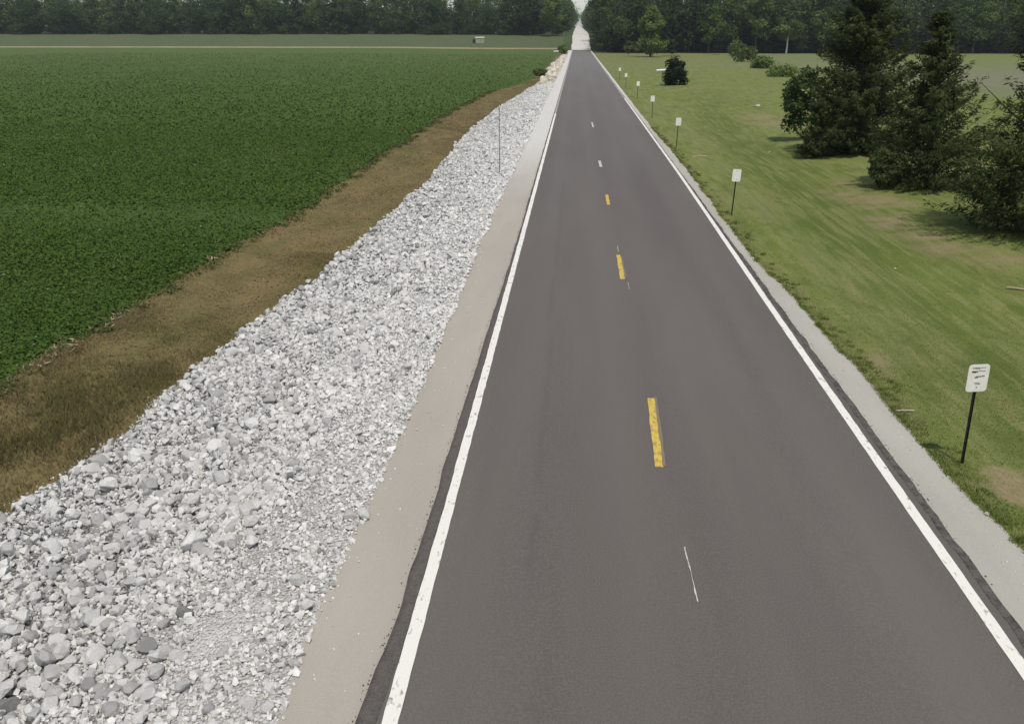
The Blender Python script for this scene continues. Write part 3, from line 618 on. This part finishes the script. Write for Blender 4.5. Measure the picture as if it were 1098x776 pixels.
# line of bushes at the lawn's far corner
for k, (x, y, h_, w_, mm, lab) in enumerate(((51, 293, 4.2, 6, olivel, 'small olive bush at the far end of the hedge line beyond the lawn'), (46, 262, 4.6, 6.5, midg, 'taller dark green bush in the hedge line beyond the lawn, second from its far end'), (42, 226, 3.2, 6.6, olivel, 'spreading olive bush in the middle of the hedge line beyond the lawn'), (38.5, 190, 2.6, 6.0, brite, 'bright green bush, nearest in the hedge line beyond the lawn'), (46.5, 300, 6.5, 3.5, darkl, 'slim dark tree rising behind the far end of the hedge line'))):
    tree('bush', x, y, broad_crown(h_, w_, .1, 40+k, 1900, .38, 14), None, mm, lab, 'bush')
tree('weed_clump', 34.6, 152, broad_crown(1.5, 6.5, .05, 48, 1500, .3, 12), None, brite, 'low yellow green weeds at the near end of the hedge line beyond the lawn', 'weeds')
# small tree with a pale trunk at the forest edge
pale = plain('pale_bark', (.62, .60, .54), .8)
tree('pale_trunk_tree', 72.5, 316.5, broad_crown(12.0, 11.0, 4.6, 50, 3000, .65, 20), wood(9, .34, (.2, 0), rr, 6, .5), brite, 'light green tree with a whitish trunk at the edge of the right hand wood', 'tree', tmat=pale)
tree('light_green_tree', 85, 317, broad_crown(15, 11.0, 4.0, 51, 3200, .7, 20), wood(12, .35, (0, 0), rr, 6, .5), brite, 'light green tree leaning out of the wood right of the whitish trunk', 'tree')
tree('light_green_tree', 62, 317.5, broad_crown(22, 10.0, 5.0, 52, 3600, .7, 20), wood(18, .35, (0, 0), rr, 6, .5), brite, 'tall light green tree in the wood left of the whitish trunk', 'tree')
for k, (x, y, h_, w_, mm, lab) in enumerate(((46, 318.5, 17, 11, midg, 'mid green tree in the wood edge right of the tall rounded tree'), (99, 318.5, 21, 12, midg, 'large mid green tree in the wood edge behind the broadest cedar'), (112, 319, 18, 11, olivel, 'olive green tree in the wood edge showing between two cedars'), (136, 319, 20, 12, midg, 'green tree in the wood edge seen between the middle and nearest cedars'))):
    tree('tree', x, y, broad_crown(h_, w_, 1.5, 53+k, 3600, .7, 26), wood(h_*.85, .35, (0, 0), rr, 6), None or mm, lab, 'tree')
# bushes by the far road
tree('bush', -6.5, 157, broad_crown(1.7, 2.6, .1, 60, 1800, .22, 12), None, olivel, 'dark olive bush at the field edge where the cream boulders start', 'bush')
tree('bush', -4.9, 300, broad_crown(3.0, 4.2, .1, 61, 1800, .35, 12), None, brite, 'yellow green bush left of the road near the end of the asphalt', 'bush')
# trees flanking the gravel road
def far_tree(x, y, h_, w_, mm, lab, seed, n=3600, grp=None, cat='tree'):
    return tree('tree', x, y, broad_crown(h_, w_, h_*.12, seed, n, .75, 26), wood(h_*.85, .3, (0, 0), rr, 6), mm, lab, cat, 0, grp)
far_tree(-11.5, 425, 19, 12, brite, 'light green tree nearest the gravel road on its left side', 70)  # foliage colour is lighter than its neighbours
far_tree(-22, 428, 21, 12, broad, 'mid green tree just left of the light green tree by the gravel road', 71)
far_tree(-7.8, 455, 19, 8.5, broad, 'green tree behind the light green one, hanging over the left side of the gravel road', 72)
far_tree(15.5, 345, 19, 11, broad, 'dark green tree nearest the gravel road on its right side', 73, 4200)
far_tree(13.0, 400, 18, 10, darkl, 'dark tree hanging over the right side of the gravel road', 74, 3600)
far_tree(11.5, 470, 19, 9, broad, 'green tree behind the dark one on the right side of the gravel road', 75)
tree('bush', 9.6, 336, broad_crown(4.2, 4.4, .2, 76, 1500, .45, 12), None, olivel, 'olive bush right of the road where the asphalt ends', 'bush')
far_tree(9.6, 560, 20, 9, broad, 'distant tree closing over the right side of the gravel road on the rise', 77, 2600)
far_tree(-6.0, 575, 20, 9, broad, 'distant tree closing over the left side of the gravel road on the rise', 78, 2600)
# the two woods: one mass each
def wood_mass(name, spots, hts, seed, leaf, label, wr=(9, 13)):
    g3 = np.random.default_rng(seed)
    crowns = [broad_crown(1.0, .44+.07*k, .0, 200+k, 2100, .030, 34) for k in range(6)]
    trunks = [wood(.85, .012, (0, 0), random.Random(k), 5) for k in range(3)]
    V_, F_, A_, M_ = [], [], [], []; off = 0
    for x, y in spots:
        h_ = g3.uniform(*hts)+(3 if (y > 350 and seed == 82) else 0); V, F, A = crowns[g3.integers(0, 6)]; h_ *= 1 if g3.random() < .8 else .8; a = g3.random()*6.28; c, s = math.cos(a), math.sin(a); wf = g3.uniform(.9, 1.15)
        tn = g3.uniform(-.28, .38)
        for (v, f, at, mi) in ((V, F, A, 0),)+(((trunks[g3.integers(0, 3)])+(None, 1)),):
            W = v*h_; W = np.stack([(W[:, 0]*c-W[:, 1]*s)*wf+x, (W[:, 0]*s+W[:, 1]*c)*wf+y, W[:, 2]+float(zt(x, y))], -1)
            V_.append(W); F_.append(f+off); off += len(W); A_.append(np.clip(at+tn, 0, 1) if at is not None else np.zeros(len(W))); M_.append(np.full(len(f), mi))
    # undergrowth along the wood's edge
    for x, y in spots:
        for q in range(2):
            h_ = g3.uniform(4, 8); V, F, A = crowns[g3.integers(0, 6)]; xx, yy = x+g3.uniform(-4, 4)*(1 if abs(x-1.7) > 24 else 0), y-g3.uniform(0, 3)
            W = np.stack([V[:, 0]*h_*1.7+xx, V[:, 1]*h_*1.4+yy, V[:, 2]*h_-.4+float(zt(xx, yy))], -1); V_.append(W); F_.append(F+off); off += len(W); A_.append(np.clip(A-.12, 0, 1)); M_.append(np.zeros(len(F), int))
    o = link(name, mesh_np(name, np.concatenate(V_), np.concatenate(F_), [leaf, barkm], {'rnd': np.concatenate(A_)}, False, np.concatenate(M_)))
    return tag(o, label, 'wood', None, 'stuff')
g4 = np.random.default_rng(5)
sp = []
for row, (y0, dx) in enumerate(((434, 6.0), (442, 7.0), (452, 8.0), (464, 8.0))):
    x = -330.0+row*2
    while x < -20: sp.append((x+g4.uniform(-2, 2), y0+g4.uniform(-3, 3)+(0 if x < -60 else 0))); x += dx*g4.uniform(.8, 1.2)
for y in np.arange(450, 1500, 17):
    for sx in (-1, 1): 
        for lane in (0, 1): sp.append(((1.7-11.5 if sx < 0 else 1.7+11.5)+sx*lane*9+g4.uniform(-.8, .8)+(0 if y < 620 else -sx*1.2), y+g4.uniform(-4, 4)))
lw = mat_leaf('far_wood_foliage', [(0, (.036, .066, .024)), (.5, (.080, .125, .040)), (1, (.16, .22, .070))], .8, .35, (.03, (.055, .090, .040), .4), .1)
wood_mass('woodland', sp, (19, 25), 81, lw, 'long dense green wood across the far side of the left field')
sp = []
for row, (y0, dx) in enumerate(((322, 5.5), (330, 6.5), (340, 7.0), (352, 7.5), (364, 7.5), (378, 8))):
    x = 18.0+row*2
    while x < 245: sp.append((x+g4.uniform(-2, 2), y0+g4.uniform(-2, 3))); x += dx*g4.uniform(.8, 1.2)
for y in np.arange(335, 440, 9): sp += [(12.8+g4.uniform(-.5, 1), y), (19, y+4)]
rw = mat_leaf('right_wood_foliage', [(0, (.018, .034, .014)), (.5, (.042, .068, .024)), (1, (.12, .17, .050))], .85, .3, (.03, (.038, .064, .030), .4), .1)
wood_mass('woodland', sp, (19, 26), 82, rw, 'tall dark wood behind the lawn and hay field right of the road')

# ------------------------------------------------------------------ SIGNS AND SMALL THINGS
def box_bm(bm, c, s, bev=0.0):
    r = bmesh.ops.create_cube(bm, size=1.0); vs = r['verts']
    for v in vs: v.co = Vector((v.co.x*s[0]+c[0], v.co.y*s[1]+c[1], v.co.z*s[2]+c[2]))
    if bev: bmesh.ops.bevel(bm, geom=list({e for v in vs for e in v.link_edges}), offset=bev, segments=2, affect='EDGES')
def bm_obj(name, bm, mat, parent=None, smooth=False):
    me = bpy.data.meshes.new(name); bm.to_mesh(me); bm.free(); me.materials.append(mat)
    for p in me.polygons: p.use_smooth = smooth
    return link(name, me, parent)
plate_m = plain('sign_plate_white', (.82, .80, .73), .55, .08, 9); steel = plain('black_steel', (.018, .018, .016), .6, .3, 8); ink = plain('faded_black_ink', (.07, .065, .06), .7, .4, 40)
def make_sign(letters=True):
    r = empty('marker_sign', (0, 0, 0))
    bm = bmesh.new()          # U-channel steel post
    for c, s in (((0, 0, .78), (.040, .007, 1.86)), ((-.0195, -.011, .78), (.006, .022, 1.86)), ((.0195, -.011, .78), (.006, .022, 1.86))): box_bm(bm, c, s)
    bm_obj('post', bm, steel, r)
    bm = bmesh.new(); n = 8; w_, h_, rad = .165, .235, .055; pts = []
    for (sx, sz, a0) in ((1, 1, 0), (-1, 1, 90), (-1, -1, 180), (1, -1, 270)):
        for k in range(n+1):
            a = R_(a0+90*k/n); pts.append((sx*(w_-rad)+rad*math.cos(a), sz*(h_-rad)+rad*math.sin(a)))
    f = bm.faces.new([bm.verts.new((x, 0, z)) for x, z in pts]); ex = bmesh.ops.extrude_face_region(bm, geom=[f])
    for v in ex['geom']:
        if isinstance(v, bmesh.types.BMVert): v.co.y -= .006
    bmesh.ops.recalc_face_normals(bm, faces=bm.faces[:])
    pl = bm_obj('plate', bm, plate_m, r); pl.location = (0, -.030, 1.56)
    if letters:
        bm = bmesh.new()
        rs = random.Random(5)
        for (x0, x1, z, hh, tilt) in ((-.10, .0, .172, .020, .02), (.02, .10, .178, .010, .0), (-.11, -.02, .112, .034, -.03), (-.01, .10, .120, .012, .02), (-.04, .09, .025, .018, .05), (-.055, .0, .008, .014, .0), (-.05, .04, -.085, .010, .0), (-.03, .05, -.105, .008, .0)):
            x = x0
            while x < x1:
                lw_ = rs.uniform(.008, .02); box_bm(bm, (x+lw_/2, -.0075, z+tilt*(x-x0)+rs.uniform(-.003, .003)), (lw_, .002, hh*rs.uniform(.7, 1.1))); x += lw_+rs.uniform(.0005, .005)
        lt = bm_obj('lettering', bm, ink, pl)
    bm = bmesh.new()
    for z in (-.16, .17): bmesh.ops.create_cone(bm, cap_ends=True, segments=8, radius1=.009, radius2=.009, depth=.006, matrix=Matrix.Translation((0, -.009, z)) @ Matrix.Rotation(R_(90), 4, 'X'))
    bm_obj('bolt', bm, steel, pl)
    return r
signs = [(6.56, 12.89, -.05, .02, 'nearest white marker sign with faded black lettering, on a black post by bare dirt'),
         (6.20, 33.2, .03, 0, 'second nearest white marker sign, on a black post in the lawn edge'),
         (6.35, 54.3, .02, .02, 'third white marker sign up the right side, level with the broadest cedar'),
         (6.45, 73.8, -.02, 0, 'fourth white marker sign up the right side of the road, midway to the far shrub'),
         (6.67, 96.2, .03, -.02, 'fifth white marker sign up the right side of the road, well before the shrub'),
         (6.52, 116.1, -.03, .02, 'sixth white marker sign up the right side of the road, just before the shrub'),
         (6.52, 134.5, .02, 0, 'farthest small white marker sign, just past the egg shaped shrub')]
s0 = make_sign(True); s1 = None
for k, (x, y, tx, ty, lab) in enumerate(signs):
    if k == 0: o = s0
    else:
        if s1 is None: s1 = make_sign(False); o = s1
        else: o = copy_tree(s1)
    o.location = (x, y, float(zt(x, y))); o.rotation_euler = (ty, tx, R_(4) if k == 0 else R_(rr.uniform(-8, 8))); tag(o, lab, 'marker sign', 'marker signs along the right verge')
# thin stake in the rubble
st = empty('stake', (-3.75, 43, float(zt(-3.75, 43)))); tag(st, 'tall thin grey stake standing in the rubble bank left of the road', 'stake')
bm = bmesh.new(); bmesh.ops.create_cone(bm, cap_ends=True, segments=10, radius1=.022, radius2=.016, depth=3.5, matrix=Matrix.Translation((0, 0, 1.5))); bm_obj('pole', bm, plain('grey_stake', (.10, .10, .11), .6), st)
bm = bmesh.new(); bmesh.ops.create_cone(bm, cap_ends=True, segments=10, radius1=.024, radius2=.02, depth=.05, matrix=Matrix.Translation((0, 0, 3.27))); bm_obj('cap', bm, steel, st)
# white bars and sticks
def bar(name, x, y, L, r0, rz, mat, label, cat, z=.0):
    t = empty(name, (x, y, float(zt(x, y))+r0+z), rz); tag(t, label, cat)
    v, f = tube([(-L/2, 0, 0), (-L/6, 0, .02*L), (L/6, .01*L, .015*L), (L/2, 0, 0)], [r0, r0*1.05, r0, r0*.9], 10); bm_ = bmesh.new()
    vs = [bm_.verts.new(p) for p in v]; [bm_.faces.new([vs[q] for q in ff]) for ff in f]; bm_.faces.new(vs[:10][::-1]); bm_.faces.new(vs[-10:])
    me = bpy.data.meshes.new(name); bm_.to_mesh(me); bm_.free(); me.materials.append(mat); o = link(name+'_body' if 0 else 'shaft', me, t); return t
wht = plain('white_pipe', (.70, .69, .64), .6); stick = plain('bleached_stick', (.42, .37, .28), .9)
bar('pipe', 17.2, 168, 4.4, .22, .03, wht, 'long white pipe lying on the far lawn left of the egg shaped shrub', 'pipe')
bar('pipe', -6.9, 331, 3.2, .25, 0, wht, 'short white pipe at the corner of the green field, near the asphalt end', 'pipe')
bar('stick', 7.3, 50.5, .9, .025, .25, stick, 'short pale stick on the grass beside the third marker sign', 'stick')
bar('stick', 12.3, 55.2, .9, .03, 1.2, stick, 'short pale stick on the lawn left of the broadest cedar', 'stick')
bar('stick', 6.35, 14.9, .36, .016, .1, stick, 'pale weathered stick at the edge of the gravel shoulder behind the nearest marker sign', 'stick', .01)
bar('stick', 13.1, 24.6, .7, .03, -.5, plain('tan_stick', (.36, .29, .19), .9), 'short tan stick on the lawn in front of the nearest cedar', 'stick')
def pale_stone(x, y, s, lab):
    v, f = BV[3]; o = link('stone', cm[3], None, (x, y, float(zt(x, y))+s*.2)); o.scale = (s, s, s*.8); o.rotation_euler = (0, 0, x); tag(o, lab, 'stone')
pale_stone(17.7, 87, .6, 'small pale stone on the lawn between the broadest cedar and the egg shaped shrub')
pale_stone(6.25, 11.25, .09, 'small white stone where the shoulder meets the bare dirt patch near the nearest sign')
pale_stone(10.4, 27.1, .12, 'small pale stone lying on the lawn in front of the nearest cedar')
# little shed in the far field
sh = empty('shed', (-43.5, 396, float(zt(-43.5, 396))-.05), .15); tag(sh, 'small pale shed with a dark left end, alone in the far field', 'shed')
bm = bmesh.new(); box_bm(bm, (.5, 0, 1.05), (3.8, 2.6, 2.1)); bm_obj('wall', bm, plain('pale_boards', (.33, .34, .22), .8), sh)
bm = bmesh.new(); vs = [bm.verts.new(p) for p in ((-1.55, -1.5, 2.08), (2.55, -1.5, 2.08), (2.55, 1.5, 2.08), (-1.55, 1.5, 2.08), (-1.55, 0, 2.7), (2.55, 0, 2.7))]
for q in ((0, 1, 5, 4), (2, 3, 4, 5), (0, 4, 3), (1, 2, 5), (3, 2, 1, 0)): bm.faces.new([vs[k] for k in q])
bm_obj('roof', bm, plain('pale_tin', (.38, .39, .28), .6), sh)
bm = bmesh.new(); box_bm(bm, (-2.0, 0, .85), (1.2, 2.0, 1.7)); bm_obj('dark_end', bm, plain('dark_end_mat', (.03, .035, .03), .9), sh)  # near-black block forming the dark left end
bm = bmesh.new(); box_bm(bm, (.9, -1.32, .95), (1.0, .06, 1.9)); bm_obj('door', bm, plain('weathered_door', (.30, .30, .20), .9), sh)
# white sign at the end of the asphalt
es = make_sign(False); es.name = 'road_sign'; es.scale = (2.6, 2.0, 1.5); es.location = (8.1, 352, float(zt(8.1, 352))); tag(es, 'white road sign right of the road where the asphalt ends', 'road sign')

# ------------------------------------------------------------------ HAZE
HAZE = 0.00014
if HAZE:
    bm = bmesh.new(); box_bm(bm, (0, 2200, 24), (8600, 6000, 62)); mt, n, p = newmat('haze'); n.nodes.remove(p)
    pv = n.nodes.new('ShaderNodeVolumePrincipled'); pv.inputs['Color'].default_value = (.82, .88, 1, 1); pv.inputs['Density'].default_value = HAZE; pv.inputs['Anisotropy'].default_value = .2
    n.links.new(pv.outputs[0], n.nodes['Material Output'].inputs['Volume']); o = bm_obj('haze', bm, mt); tag(o, 'thin pale haze in the air', 'haze', None, 'stuff')
    # (bottom at -7, top at 55: below the ground sheet, above the tallest tree on the rise)
